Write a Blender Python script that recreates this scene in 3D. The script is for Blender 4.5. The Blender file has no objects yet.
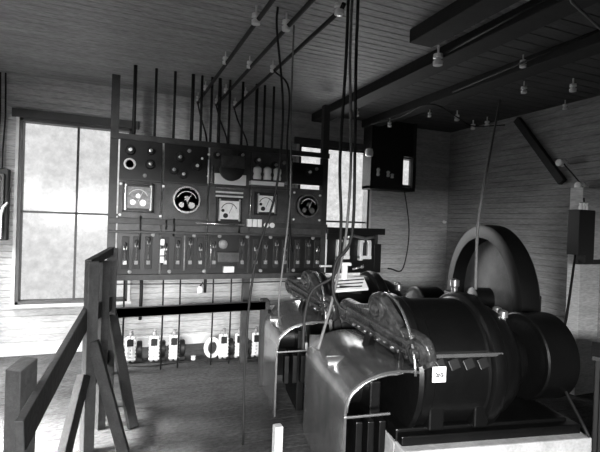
import bpy, bmesh, random
from math import *
from mathutils import Vector as V, Matrix as M

random.seed(7)
SC = bpy.context.scene
COL = SC.collection
PI = pi

# ------------------------------------------------------------------ camera
F_PX = 450.0
YAW, PITCH, ROLL = radians(22.3), -atan(4 / 450), radians(2.0)
EYE = V((0, 0, 1.65))
FW = V((sin(YAW) * cos(PITCH), cos(YAW) * cos(PITCH), sin(PITCH)))
R0 = V((cos(YAW), -sin(YAW), 0))
U0 = R0.cross(FW)
RT = R0 * cos(ROLL) + U0 * sin(ROLL)
UP = U0 * cos(ROLL) - R0 * sin(ROLL)
cam_d = bpy.data.cameras.new('camera')
cam = bpy.data.objects.new('camera', cam_d)
COL.objects.link(cam)
cam_d.sensor_width = 36
cam_d.lens = 36 * F_PX / 600
cam_d.clip_start = 0.02
mw = M.Identity(4)
for i, c in enumerate((RT, UP, -FW)):
    for j in range(3):
        mw[j][i] = c[j]
mw.translation = EYE
cam.matrix_world = mw
SC.camera = cam


def ray(px, py):
    return FW + RT * ((px - 300) / F_PX) + UP * ((226 - py) / F_PX)


def at(px, py, Y):
    d = ray(px, py)
    return EYE + d * (Y / d.y)


def atX(px, py, X):
    d = ray(px, py)
    return EYE + d * (X / d.x)


def atZ(px, py, Z):
    d = ray(px, py)
    return EYE + d * ((Z - EYE.z) / d.z)


def atD(px, py, D):
    return EYE + ray(px, py) * D


# ------------------------------------------------------------------ materials
def lin(v):
    v /= 255.0
    return v / 12.92 if v <= 0.04045 else ((v + 0.055) / 1.055) ** 2.4


def mat(name, g, rough=0.6, metal=0.0, amp=0.0, scale=8.0, bump=0.0, bscale=None, stretch=(1, 1, 1), spec=0.5, coat=0.0,
        speck=0.0):
    m = bpy.data.materials.new(name)
    m.use_nodes = True
    n = m.node_tree.nodes
    l = m.node_tree.links
    b = n['Principled BSDF']
    b.inputs['Roughness'].default_value = rough
    b.inputs['Metallic'].default_value = metal
    b.inputs['Specular IOR Level'].default_value = spec
    b.inputs['Coat Weight'].default_value = coat
    c = lin(g)
    b.inputs['Base Color'].default_value = (c, c, c, 1)
    if amp or bump or speck:
        tc = n.new('ShaderNodeTexCoord')
        mp = n.new('ShaderNodeMapping')
        mp.inputs['Scale'].default_value = stretch
        l.new(tc.outputs['Object'], mp.inputs['Vector'])
        nz = n.new('ShaderNodeTexNoise')
        nz.inputs['Scale'].default_value = scale
        nz.inputs['Detail'].default_value = 6
        nz.inputs['Roughness'].default_value = 0.65
        l.new(mp.outputs['Vector'], nz.inputs['Vector'])
        cr = n.new('ShaderNodeValToRGB')
        lo, hi = lin(max(0, g * (1 - amp))), lin(min(255, g * (1 + amp)))
        cr.color_ramp.elements[0].position = 0.3
        cr.color_ramp.elements[1].position = 0.7
        cr.color_ramp.elements[0].color = (lo, lo, lo, 1)
        cr.color_ramp.elements[1].color = (hi, hi, hi, 1)
        l.new(nz.outputs['Fac'], cr.inputs['Fac'])
        out = cr.outputs['Color']
        if speck:
            n2 = n.new('ShaderNodeTexNoise')
            n2.inputs['Scale'].default_value = scale * 9
            n2.inputs['Detail'].default_value = 3
            l.new(mp.outputs['Vector'], n2.inputs['Vector'])
            r2 = n.new('ShaderNodeValToRGB')
            r2.color_ramp.elements[0].position = 0.36
            r2.color_ramp.elements[1].position = 0.62
            a, z = 1 - speck, 1.0
            r2.color_ramp.elements[0].color = (a, a, a, 1)
            r2.color_ramp.elements[1].color = (z, z, z, 1)
            l.new(n2.outputs['Fac'], r2.inputs['Fac'])
            mx = n.new('ShaderNodeMix')
            mx.data_type = 'RGBA'
            mx.blend_type = 'MULTIPLY'
            mx.inputs['Factor'].default_value = 1
            l.new(out, mx.inputs['A'])
            l.new(r2.outputs['Color'], mx.inputs['B'])
            out = mx.outputs['Result']
        l.new(out, b.inputs['Base Color'])
        if bump:
            bn = n.new('ShaderNodeTexNoise')
            bn.inputs['Scale'].default_value = bscale or scale * 3
            bn.inputs['Detail'].default_value = 4
            l.new(mp.outputs['Vector'], bn.inputs['Vector'])
            bp = n.new('ShaderNodeBump')
            bp.inputs['Strength'].default_value = bump
            bp.inputs['Distance'].default_value = 0.02
            l.new(bn.outputs['Fac'], bp.inputs['Height'])
            l.new(bp.outputs['Normal'], b.inputs['Normal'])
    return m


def glass_mat():
    m = bpy.data.materials.new('dusty_glass')
    m.use_nodes = True
    n = m.node_tree.nodes
    l = m.node_tree.links
    n.remove(n['Principled BSDF'])
    tr = n.new('ShaderNodeBsdfTransparent')
    gl = n.new('ShaderNodeBsdfGlossy')
    gl.inputs['Roughness'].default_value = 0.15
    tc = n.new('ShaderNodeTexCoord')
    nz = n.new('ShaderNodeTexNoise')
    nz.inputs['Scale'].default_value = 9
    nz.inputs['Detail'].default_value = 8
    nz.inputs['Roughness'].default_value = 0.7
    l.new(tc.outputs['Object'], nz.inputs['Vector'])
    cr = n.new('ShaderNodeValToRGB')
    cr.color_ramp.elements[0].position = 0.3
    cr.color_ramp.elements[1].position = 0.7
    cr.color_ramp.elements[0].color = (.80, .80, .80, 1)
    cr.color_ramp.elements[1].color = (.99, .99, .99, 1)
    l.new(nz.outputs['Fac'], cr.inputs['Fac'])
    l.new(cr.outputs['Color'], tr.inputs['Color'])
    mx = n.new('ShaderNodeMixShader')
    mx.inputs['Fac'].default_value = 0.02
    l.new(tr.outputs[0], mx.inputs[1])
    l.new(gl.outputs[0], mx.inputs[2])
    l.new(mx.outputs[0], n['Material Output'].inputs['Surface'])
    return m


MT = dict(
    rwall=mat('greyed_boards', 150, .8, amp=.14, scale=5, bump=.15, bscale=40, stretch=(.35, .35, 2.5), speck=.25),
    wheel=mat('black_wheel_iron', 14, .5, amp=.2, scale=6, bump=.08, spec=.2),
    web=mat('dusty_wheel_web', 66, .6, amp=.25, scale=7, speck=.2),
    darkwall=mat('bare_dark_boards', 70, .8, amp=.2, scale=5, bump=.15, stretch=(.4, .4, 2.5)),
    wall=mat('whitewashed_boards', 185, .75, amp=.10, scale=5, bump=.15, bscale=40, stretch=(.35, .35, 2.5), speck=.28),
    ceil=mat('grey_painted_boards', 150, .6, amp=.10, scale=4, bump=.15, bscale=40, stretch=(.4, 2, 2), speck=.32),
    shadeceil=mat('shade_darkened_boards', 66, .75, amp=.15, scale=4, bump=.2, stretch=(.5, 2, 2), speck=.25),  # shade of the unlit right-hand ceiling put into the board colour
    floor=mat('worn_floor_boards', 54, .85, amp=.30, scale=3.5, bump=.5, bscale=26, stretch=(.8, 1.2, 1), speck=.6),
    trim=mat('pale_trim', 205, .6, amp=.06, scale=8),
    sash=mat('dark_sash', 60, .5, amp=.1, scale=10),
    glass=glass_mat(),
    timber=mat('dark_timber', 38, .7, amp=.22, scale=7, bump=.3, stretch=(1, 1, 1), speck=.2),
    rail=mat('weathered_rail_timber', 44, .7, amp=.22, scale=9, bump=.3, speck=.25),
    beam=mat('black_beam', 28, .8, amp=.2, scale=6, bump=.2),
    slate=mat('grey_slate', 68, .45, amp=.28, scale=9, bump=.05, speck=.3),
    darkslate=mat('black_slate', 20, .4, amp=.35, scale=12, speck=.3),
    boardwood=mat('stained_board_frame', 52, .5, amp=.25, scale=10, speck=.2),
    iron=mat('black_japanned_iron', 10, .36, amp=.2, scale=6, bump=.12, bscale=22, spec=.35, coat=.0),
    hood=mat('burnished_iron', 178, .24, metal=.92, amp=.14, scale=7, bump=.05, bscale=30),
    cast=mat('rough_cast_iron', 72, .3, metal=.6, amp=.4, scale=14, bump=.7, bscale=30, spec=.6),
    steel=mat('bright_steel', 200, .25, metal=.9, amp=.08, scale=12),
    brass=mat('polished_brass', 190, .3, metal=.85, amp=.1, scale=12),
    white=mat('white_porcelain', 240, .2, coat=.4),
    dial=mat('white_dial_card', 225, .6, amp=.06, scale=20),
    greydial=mat('grey_dial_card', 135, .5, amp=.2, scale=25),
    black=mat('black_rubber', 26, .55),
    cord=mat('dark_braided_cord', 15, .7, amp=.2, scale=40),
    palecord=mat('pale_cotton_cord', 100, .7, amp=.15, scale=40),
    paper=mat('white_paper', 242, .8),
    lime=mat('whitewashed_timber', 190, .8, amp=.10, scale=6, bump=.3, speck=.15),
    ink=mat('black_ink', 20, .7),
)


# ------------------------------------------------------------------ mesh builder
class MB:
    def __init__(s):
        s.bm = bmesh.new()

    def box(s, x0, x1, y0, y1, z0, z1, mtx=None, bev=0.0):
        b = bmesh.new()
        bmesh.ops.create_cube(b, size=1)
        for v in b.verts:
            v.co = V(((x0 + x1) / 2 + v.co.x * (x1 - x0), (y0 + y1) / 2 + v.co.y * (y1 - y0),
                      (z0 + z1) / 2 + v.co.z * (z1 - z0)))
        if bev:
            bmesh.ops.bevel(b, geom=b.edges[:], offset=bev, segments=2, affect='EDGES', profile=.5)
        s.merge(b, mtx)
        return s

    def merge(s, b, mtx=None, smooth=False):
        if mtx is not None:
            b.transform(mtx)
        if smooth:
            for f in b.faces:
                f.smooth = True
        me = bpy.data.meshes.new('tmp')
        b.to_mesh(me)
        b.free()
        s.bm.from_mesh(me)
        bpy.data.meshes.remove(me)

    def bar(s, a, b, w, h, up=(0, 0, 1), bev=0.004):
        a, b = V(a), V(b)
        d = (b - a)
        L = d.length
        d.normalize()
        u = V(up)
        if abs(d.dot(u)) > .98:
            u = V((1, 0, 0))
        x = d.cross(u).normalized()
        z = x.cross(d).normalized()
        m = M.Identity(4)
        for i, c in enumerate((x, d, z)):
            for j in range(3):
                m[j][i] = c[j]
        m.translation = a
        s.box(-w / 2, w / 2, 0, L, -h / 2, h / 2, m, bev)
        return s

    def tube(s, pts, r, n=8):
        pts = [V(p) for p in pts]
        b = bmesh.new()
        rings = []
        prev = None
        for i, p in enumerate(pts):
            d = (pts[min(i + 1, len(pts) - 1)] - pts[max(i - 1, 0)]).normalized()
            if prev is None:
                u = V((0, 0, 1)) if abs(d.z) < .9 else V((1, 0, 0))
                x = d.cross(u).normalized()
            else:
                x = (prev - d * prev.dot(d)).normalized()
            prev = x
            y = d.cross(x)
            rr = r[i] if isinstance(r, (list, tuple)) else r
            rings.append([b.verts.new(p + (x * cos(2 * PI * k / n) + y * sin(2 * PI * k / n)) * rr) for k in range(n)])
        for i in range(len(rings) - 1):
            for k in range(n):
                b.faces.new((rings[i][k], rings[i][(k + 1) % n], rings[i + 1][(k + 1) % n], rings[i + 1][k]))
        b.faces.new(rings[0][::-1])
        b.faces.new(rings[-1])
        bmesh.ops.recalc_face_normals(b, faces=b.faces[:])
        s.merge(b, None, True)
        return s

    def lathe(s, prof, c=(0, 0, 0), axis='z', n=24, mtx=None, smooth=True):
        """prof: list of (radius, height along the axis)"""
        b = bmesh.new()
        rings = []
        for r, h in prof:
            if r < 1e-6:
                rings.append([b.verts.new((0, 0, h))])
            else:
                rings.append([b.verts.new((r * cos(2 * PI * k / n), r * sin(2 * PI * k / n), h)) for k in range(n)])
        for i in range(len(rings) - 1):
            A, B = rings[i], rings[i + 1]
            for k in range(n):
                k2 = (k + 1) % n
                if len(A) == 1 and len(B) == 1:
                    continue
                if len(A) == 1:
                    b.faces.new((A[0], B[k], B[k2]))
                elif len(B) == 1:
                    b.faces.new((A[k], A[k2], B[0]))
                else:
                    b.faces.new((A[k], A[k2], B[k2], B[k]))
        closed = prof[0] == prof[-1]
        if closed:
            bmesh.ops.remove_doubles(b, verts=b.verts[:], dist=1e-6)
        if len(rings[0]) > 1 and not closed:
            b.faces.new(rings[0][::-1])
        if len(rings[-1]) > 1 and not closed:
            b.faces.new(rings[-1])
        bmesh.ops.recalc_face_normals(b, faces=b.faces[:])
        if smooth:
            for f in b.faces:
                f.smooth = len(f.verts) <= 4
            for e in b.edges:
                if len(e.link_faces) == 2 and e.calc_face_angle() > .7:
                    e.smooth = False
        rot = {'z': M.Identity(4), 'x': M.Rotation(PI / 2, 4, 'Y'), 'y': M.Rotation(-PI / 2, 4, 'X')}[axis]
        m = M.Translation(V(c)) @ rot
        if mtx is not None:
            m = mtx @ m
        s.merge(b, m)
        return s

    def prism(s, poly, y0, y1, mtx=None, bev=0.0, smooth=False):
        """poly in (x, z) extruded along y"""
        b = bmesh.new()
        A = [b.verts.new((x, y0, z)) for x, z in poly]
        B = [b.verts.new((x, y1, z)) for x, z in poly]
        n = len(poly)
        b.faces.new(A)
        b.faces.new(B[::-1])
        for k in range(n):
            f = b.faces.new((A[k], B[k], B[(k + 1) % n], A[(k + 1) % n]))
            f.smooth = smooth
        bmesh.ops.recalc_face_normals(b, faces=b.faces[:])
        if bev:
            es = [e for e in b.edges if len(e.link_faces) == 2 and e.calc_face_angle() > .9]
            bmesh.ops.bevel(b, geom=es, offset=bev, segments=2, affect='EDGES', profile=.5)
        for e in b.edges:
            if len(e.link_faces) == 2 and e.calc_face_angle() > .8:
                e.smooth = False
        s.merge(b, mtx)
        return s

    def build(s, name, m, parent=None, loc=None, rotz=0.0):
        me = bpy.data.meshes.new(name)
        s.bm.to_mesh(me)
        s.bm.free()
        me.materials.append(m)
        o = bpy.data.objects.new(name, me)
        COL.objects.link(o)
        if parent is not None:
            o.parent = parent
        elif loc is not None:
            loc = V(loc)
            me.transform(M.Translation(-loc))
            o.location = loc
        return o


def tag(o, label, cat, group=None):
    o['label'] = label
    o['category'] = cat
    if group:
        o['group'] = group
    return o


def thing(name, label, cat, loc=(0, 0, 0), rotz=0.0, group=None):
    o = bpy.data.objects.new(name, None)
    o.empty_display_size = .1
    COL.objects.link(o)
    o.location = loc
    o.rotation_euler = (0, 0, rotz)
    return tag(o, label, cat, group)


def struct(o):
    o['kind'] = 'structure'
    return o


def dup(root, loc, rotz=None, label=None):
    r = root.copy()
    COL.objects.link(r)
    r.location = loc
    if rotz is not None:
        r.rotation_euler = (0, 0, rotz)
    if label:
        r['label'] = label
    for ch in list(root.children):
        c = ch.copy()
        COL.objects.link(c)
        c.parent = r
        for g in list(ch.children):
            d = g.copy()
            COL.objects.link(d)
            d.parent = c
    return r


def smoothpath(pts, k=6):
    """Catmull-Rom through the points"""
    P = [V(p) for p in pts]
    P = [P[0] * 2 - P[1]] + P + [P[-1] * 2 - P[-2]]
    out = []
    for i in range(1, len(P) - 2):
        for j in range(k):
            t = j / k
            a, b, c, d = P[i - 1], P[i], P[i + 1], P[i + 2]
            out.append(.5 * ((2 * b) + (c - a) * t + (2 * a - 5 * b + 4 * c - d) * t * t + (3 * b - a - 3 * c + d) * t ** 3))
    out.append(P[-2])
    return out


# ------------------------------------------------------------------ room shell
X0, X1, Y0, Y1, ZC = -1.7, 5.10, -1.6, 6.0, 3.22


def boards(mb, org, ud, nd, rects, pitch=.075, g=.006, dep=.010, vert=True, vd=(0, 0, 1)):
    """grooved boarding: rects (u0,u1,v0,v1) on a plane org + u*ud + v*vd; nd points into the room"""
    org, ud, nd, vd = V(org), V(ud), V(nd), V(vd)
    b = mb.bm

    def q(u0, u1, va, da, vb, db):
        vs = [b.verts.new(org + ud * u + vd * v - nd * d) for u, v, d in
              ((u0, va, da), (u1, va, da), (u1, vb, db), (u0, vb, db))]
        f = b.faces.new(vs)
        f.normal_update()
        if f.normal.dot(nd) < 0:
            f.normal_flip()

    for u0, u1, v0, v1 in rects:
        k = floor(v0 / pitch)
        v = v0
        while v < v1 - 1e-6:
            a, e = k * pitch, (k + 1) * pitch
            lo, hi = max(v0, a), min(v1, e)
            pts = [(lo, dep if lo == a else 0)]
            if lo == a:
                pts.append((min(hi, a + g), 0))
            if hi == e:
                pts.append((max(lo, e - g), 0))
                pts.append((e, dep))
            else:
                pts.append((hi, 0))
            for (va, da), (vb, db) in zip(pts, pts[1:]):
                if vb - va > 1e-5:
                    q(u0, u1, va, da, vb, db)
            v = hi
            k += 1
    return mb


def wall_rects(u0, u1, v0, v1, holes):
    out = []
    u = u0
    for a, b, c, d in sorted(holes):
        out.append((u, a, v0, v1))
        out.append((a, b, v0, c))
        out.append((a, b, d, v1))
        u = b
    out.append((u, u1, v0, v1))
    return out


HB = [(-1.04, .16, .59, 2.73), (2.40, 3.58, .59, 2.76), (3.92, 4.42, 2.26, 2.74)]   # back wall windows (X, Z)
HL = [(.2, 1.4, .6, 2.6), (2.7, 3.9, .6, 2.6), (4.5, 5.7, .6, 2.6)]                 # left wall windows (Y, Z)

m_ = MB()
boards(m_, (0, Y1, 0), (1, 0, 0), (0, -1, 0), wall_rects(X0, X1, 0, ZC, HB))
for r in wall_rects(X0 - .2, X1 + .2, 0, ZC + .1, HB):
    m_.box(r[0], r[1], Y1 + .02, Y1 + .12, r[2], r[3])
struct(m_.build('wall_back', MT['wall']))
m_ = MB()
boards(m_, (X0, 0, 0), (0, 1, 0), (1, 0, 0), wall_rects(Y0, Y1, 0, ZC, HL))
for r in wall_rects(Y0 - .1, Y1 + .12, 0, ZC + .1, HL):
    m_.box(X0 - .12, X0 - .02, r[0], r[1], r[2], r[3])
struct(m_.build('wall_left', MT['darkwall']))
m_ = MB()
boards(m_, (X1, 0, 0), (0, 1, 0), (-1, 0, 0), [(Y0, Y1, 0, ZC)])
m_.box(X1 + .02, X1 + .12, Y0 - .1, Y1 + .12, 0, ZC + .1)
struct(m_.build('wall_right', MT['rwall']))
m_ = MB()
HR = [(-1.6, .3, .30, 2.0)]                                                      # unseen window added behind the camera, low head keeps upper walls dark (X, Z)
boards(m_, (0, Y0, 0), (1, 0, 0), (0, 1, 0), wall_rects(X0, X1, 0, ZC, HR))
for r in wall_rects(X0 - .12, X1 + .12, 0, ZC + .1, HR):
    m_.box(r[0], r[1], Y0 - .12, Y0 - .02, r[2], r[3])
struct(m_.build('wall_front', MT['darkwall']))
XS = 2.58
m_ = MB()
boards(m_, (0, 0, ZC), (1, 0, 0), (0, 0, -1), [(X0, XS, Y0, Y1)], pitch=.09, vd=(0, 1, 0))
m_.box(X0 - .12, XS, Y0 - .12, Y1 + .12, ZC + .02, ZC + .12)
struct(m_.build('ceiling', MT['ceil']))
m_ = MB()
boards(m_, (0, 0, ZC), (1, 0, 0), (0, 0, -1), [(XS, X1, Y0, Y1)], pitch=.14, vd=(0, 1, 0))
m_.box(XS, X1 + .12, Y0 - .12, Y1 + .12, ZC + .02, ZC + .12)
struct(m_.build('ceiling_shade_toned', MT['shadeceil']))
m_ = MB()
boards(m_, (0, 0, 0), (1, 0, 0), (0, 0, 1), [(X0, X1, Y0, Y1)], pitch=.16, g=.003, dep=.008, vd=(0, 1, 0))
m_.box(X0 - .12, X1 + .12, Y0 - .12, Y1 + .12, -.12, -.02)
struct(m_.build('floor', MT['floor']))
struct(MB().box(X0, X1, Y1 - .02, Y1, 0, .12).build('baseboard_back', MT['trim']))
struct(MB().box(X1 - .02, X1, Y0, Y1 - .02, 0, .12).build('baseboard_right', MT['trim']))
struct(MB().box(X0, X0 + .02, Y0, Y1 - .02, 0, .12).build('baseboard_left', MT['trim']))


def window(idx, frame, bars, glass_rect):
    e = bpy.data.objects.new('window_%d' % idx, None)
    COL.objects.link(e)
    struct(e)
    return e


def back_window(idx, a, b, c, d, cols, rows, casing=True):
    e = window(idx, None, None, None)
    e.location = ((a + b) / 2, Y1, c)
    L = V(e.location)

    def mk(mb, name, m):
        mb.bm.transform(M.Translation(-L))
        return mb.build(name, m, e)
    t = .035
    f = MB()
    for r in ((a, a + t, c, d), (b - t, b, c, d), (a, b, c, c + t), (a, b, d - t, d)):
        f.box(r[0], r[1], Y1 - .03, Y1 + .12, r[2], r[3], None, .003)
    mk(f, 'window_frame', MT['sash'])
    if casing:
        f = MB()
        for r in ((a - .035, a - .002, c, d + .03), (b + .002, b + .035, c, d + .03)):
            f.box(r[0], r[1], Y1 - .035, Y1, r[2], r[3], None, .003)
        mk(f, 'casing', MT['trim'])
        mk(MB().box(a - .08, b + .08, Y1 - .04, Y1, d + .002, d + .10, None, .004), 'head_casing', MT['sash'])
        mk(MB().box(a - .05, b + .05, Y1 - .07, Y1, c - .035, c - .002, None, .004), 'window_sill', MT['trim'])
    f = MB()
    s = .013
    for k in range(1, cols):
        x = a + (b - a) * k / cols
        f.box(x - s, x + s, Y1 + .03, Y1 + .06, c + t, d - t)
    for k in range(1, rows):
        z = c + (d - c) * k / rows
        f.box(a + t, b - t, Y1 + .03, Y1 + .06, z - s, z + s)
    if cols * rows > 1:
        mk(f, 'sash_bar', MT['sash'])
    mk(MB().box(a + t, b - t, Y1 + .04, Y1 + .046, c + t, d - t), 'pane', MT['glass'])


back_window(1, *HB[0], 2, 2)
back_window(2, *HB[1], 1, 2)
back_window(3, *HB[2], 1, 1, False)
for k, (a, b, c, d) in enumerate(HL):
    e = window(4 + k, None, None, None)
    e.location = (X0, (a + b) / 2, c)
    L = V(e.location)
    t = .04
    f = MB()
    for r in ((a, a + t, c, d), (b - t, b, c, d), (a, b, c, c + t), (a, b, d - t, d)):
        f.box(X0 - .12, X0 + .03, r[0], r[1], r[2], r[3], None, .003)
    f.box(X0 - .06, X0 - .03, a, b, (c + d) / 2 - .015, (c + d) / 2 + .015)
    f.bm.transform(M.Translation(-L))
    f.build('window_frame', MT['sash'], e)
    f = MB().box(X0 - .05, X0 - .044, a + t, b - t, c + t, d - t)
    f.bm.transform(M.Translation(-L))
    f.build('pane', MT['glass'], e)

a, b, c, d = HR[0]
e = window(7, None, None, None)
e.location = ((a + b) / 2, Y0, c)
L = V(e.location)
f = MB()
for r in ((a, a + .04, c, d), (b - .04, b, c, d), (a, b, c, c + .04), (a, b, d - .04, d)):
    f.box(r[0], r[1], Y0 - .12, Y0 + .03, r[2], r[3], None, .003)
f.bm.transform(M.Translation(-L))
f.build('window_frame', MT['sash'], e)
f = MB().box(a + .04, b - .04, Y0 - .05, Y0 - .044, c + .04, d - .04)
f.bm.transform(M.Translation(-L))
f.build('pane', MT['glass'], e)

# corner post of the right-hand bay, knee brace and beams
o = MB().box(4.32, 4.62, 3.10, 3.24, 0, 2.10, None, .006).build('trim_1', MT['wall'])
struct(o)
a, b = V((5.063, 4.62, 3.16)), V((5.063, 3.90, 2.25))
tag(MB().bar(a, b, .09, .07, up=(1, 0, 0)).build('knee_brace', MT['timber'], None, b),
    'dark diagonal timber brace high on the right wall under the ceiling', 'brace')
BEAMS = ((2.13, 2.35, Y0, 3.03, 'dark ceiling beam cut off short, nearest the hanging cables'),
         (2.58, 2.80, Y0, Y1, 'long dark ceiling beam running unbroken to the back wall'),
         (3.40, 3.62, Y0, Y1 - .02, 'dark ceiling beam furthest right, over the belted generators'))
ZBM = 3.11
for x0, x1, ya, yb, lab in BEAMS:
    tag(MB().box(x0, x1, ya, yb, ZBM, ZC - .001, None, .006).build('ceiling_beam', MT['beam'], None, (x0, ya, ZBM)),
        lab, 'beam', 'dark beams under the ceiling')

# ------------------------------------------------------------------ switchboard
YB = 5.0
sb = thing('switchboard', 'tall dark slate switchboard of five panel columns with dials before the back wall', 'switchboard',
           (1.2, YB, 0))
SL = V((1.2, YB, 0))


def sp(mb, name, m, parent=None):
    if parent is None:
        mb.bm.transform(M.Translation(-SL))
        return mb.build(name, m, sb)
    mb.bm.transform(M.Translation(-SL))
    return mb.build(name, m, parent)


for x, zt in ((-.035, 3.1), (2.37, 3.1), (1.42, 2.45)):
    sp(MB().box(x - .04, x + .04, YB + .02, YB + .10, 0, zt, None, .004), 'frame_post', MT['boardwood'])
sp(MB().box(3.10, 3.16, YB + .02, YB + .10, 0, 1.58, None, .004), 'frame_post', MT['boardwood'])
COLS = [(.02, .44), (.46, .93), (.95, 1.41), (1.43, 1.90), (1.93, 2.33)]
for z in (2.47, 1.60, 1.01):
    sp(MB().box(-.07, 2.41, YB - .012, YB + .03, z - .03, z + .03, None, .003), 'cross_rail', MT['boardwood'])
sp(MB().box(2.41, 3.24, YB - .02, YB + .03, 1.52, 1.60, None, .003), 'cross_rail', MT['darkslate'])
sp(MB().box(-.07, 2.36, YB - .06, YB + .02, 1.475, 1.50, None, .003), 'shelf_rail', MT['boardwood'])
for i, (a, b) in enumerate(COLS):
    last = i == 4
    sp(MB().box(a, b, YB, YB + .03, 2.03 if not last else 2.10, 2.44 if not last else 2.36, None, .003), 'slate_panel', MT['darkslate'] if i in (0, 1, 4) else MT['slate'])
    sp(MB().box(a, b, YB, YB + .03, 1.63, 2.015 if not last else 2.05, None, .003), 'slate_panel', MT['slate'])
    sp(MB().box(a, b, YB, YB + .03, 1.04, 1.475, None, .003), 'slate_panel', MT['darkslate'])
    sp(MB().box(a, b, YB, YB + .03, 1.50, 1.57, None, .003), 'label_strip', MT['slate'])
    for z in (2.025,):
        if not last:
            sp(MB().box(a, b, YB - .01, YB + .02, z - .008, z + .008), 'moulding', MT['boardwood'])
sp(MB().box(2.42, 3.10, YB, YB + .03, 1.03, 1.52, None, .003), 'slate_panel', MT['darkslate'])
sp(MB().box(3.10, 3.20, YB, YB + .03, 1.03, 1.40, None, .003), 'slate_panel', MT['darkslate'])


def meter(x, z, r, square, face, arc=True):
    k = MB()
    if square:
        s = r * 1.12
        for q in ((x - s, x + s, z + s * .84, z + s), (x - s, x + s, z - s, z - s * .84), (x - s, x - s * .86, z - s, z + s),
                  (x + s * .86, x + s, z - s, z + s)):
            k.box(q[0], q[1], YB - .075, YB, q[2], q[3], None, .004)
        k.box(x - s, x + s, YB - .03, YB, z - s, z + s)
        o = sp(k, 'meter_case', MT['darkslate'])
        for q in ((x - s * .80, z + s * .8), (x + s * .80, z + s * .8), (x - s * .80, z - s * .8), (x + s * .80, z - s * .8)):
            sp(MB().lathe([(0, -.005), (.012, -.003), (.012, .004), (0, .006)], (q[0], YB - .078, q[1]), 'y', 10), 'case_screw', MT['brass'])
        for sg in (-1, 1):
            sp(MB().box(x + sg * s * .83 - s * .03, x + sg * s * .83 + s * .03, YB - .079, YB - .074, z - s * .8, z + s * .8), 'brass_strip', MT['brass'])
    else:
        k.lathe([(r, 0), (r, .05), (r * .97, .07), (r * .86, .07), (r * .86, .04), (0, .04)], (x, YB - .07, z), 'y', 32,
                M.Translation((0, 0, 0)))
        o = sp(MB().lathe([(r * 1.02, 0), (r * 1.02, .06)], (x, YB - .06, z), 'y', 32), 'meter_case', MT['darkslate'])
        k.bm.free()
        sp(MB().lathe([(r, 0), (r * 1.03, .012), (r * .9, .012), (r * .88, 0)], (x, YB - .074, z), 'y', 36), 'meter_bezel', MT['brass'])
    yd = YB - (.034 if square else .064)
    if square:
        s = r * .93
        sp(MB().box(x - s, x + s, yd - .004, yd, z - s * .88, z + s * .88), 'meter_dial', face)
    else:
        sp(MB().lathe([(r * .88, 0), (r * .88, .006)], (x, yd - .006, z), 'y', 32), 'meter_dial', face)
    w = MB()
    yy = yd - .010
    inkm = MT['ink'] if face is MT['dial'] else MT['dial']
    pts = [(x + r * .72 * cos(t), yy, z - r * .1 + r * .72 * sin(t)) for t in [radians(20 + 14 * j) for j in range(11)]]
    w.tube(pts, r * .035, 6)
    sp(w, 'dial_scale', inkm)
    for dx, dz, rr in (((-.55, -.05, .14), (-.3, -.5, .22)) if square and face is MT['dial'] else ((0, .12, .17), (-.38, -.38, .2), (.36, -.4, .24))):
        d = MB().lathe([(r * rr, 0), (r * rr, .012), (r * rr * .6, .016), (r * rr * .6, .004), (0, .004)], (x + dx * r, yy - .004, z + dz * r), 'y', 16)
        sp(d, 'dial_movement', MT['ink'] if face is MT['dial'] else MT['brass'])
    sp(MB().bar((x, yy - .006, z - r * .3), (x + r * .35, yy - .006, z + r * .5), .004, .004, (0, 1, 0), 0), 'dial_needle', inkm)


meter(.21, 1.845, .135, True, MT['greydial'])
meter(.70, 1.845, .145, False, MT['greydial'])
meter(1.17, 1.755, .125, True, MT['dial'])
meter(1.60, 1.845, .115, True, MT['dial'])
meter(2.12, 1.845, .135, False, MT['greydial'])


def rotary(x, z, r=.05, bright=True):
    o = sp(MB().lathe([(r, 0), (r, -.02), (r * .8, -.035), (0, -.035)], (x, YB, z), 'y', 20), 'rotary_switch', MT['black'])
    sp(MB().lathe([(.016, -.02), (.018, -.05), (0, -.055)], (x, YB - .03, z), 'y', 12), 'switch_knob', MT['white'] if bright else MT['brass'])


for x, z, r, br in ((.12, 2.33, .05, 1), (.32, 2.20, .05, 0), (.32, 2.34, .04, 0), (.62, 2.30, .05, 0), (.80, 2.22, .05, 1),
                    (.66, 2.12, .045, 0), (.56, 2.16, .045, 0), (1.49, 2.34, .04, 1), (1.70, 2.30, .045, 0), (2.13, 2.25, .04, 1),
                    (1.02, 2.36, .04, 0), (1.3, 2.38, .045, 0)):
    rotary(x, z, r, bool(br))
# white ring and lamp socket of the first column
sp(MB().lathe([(.055, 0), (.06, -.02), (.045, -.03), (.038, -.02), (.038, 0)], (.12, YB, 2.19), 'y', 24), 'ring_terminal', MT['white'])
# porcelain base with a dark half-round arc shield (third column)
sp(MB().box(1.0, 1.36, YB - .03, YB, 2.04, 2.16, None, .006), 'porcelain_base', MT['white'])
sp(MB().lathe([(.14, 0), (.14, -.05), (.12, -.06), (0, -.06)], (1.18, YB - .03, 2.22), 'y', 28), 'arc_shield', MT['black'])
sp(MB().box(1.06, 1.32, YB - .10, YB - .03, 2.22, 2.36, None, .01), 'relay_case', MT['slate'])
sp(MB().box(.955, .972, YB - .05, YB - .02, 2.04, 2.24), 'clip_blade', MT['steel'])
for k in range(3):
    x = 1.46 + k * .12
    sp(MB().lathe([(.045, 0), (.05, .03), (.04, .06), (.05, .09), (.045, .13), (.02, .15), (0, .15)], (x + .02, YB - .055, 2.12), 'z', 18), 'porcelain_fuse', MT['white'])
sp(MB().box(1.40, 1.80, YB - .09, YB - .002, 2.055, 2.10, None, .004), 'porcelain_shelf', MT['white'])
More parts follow.
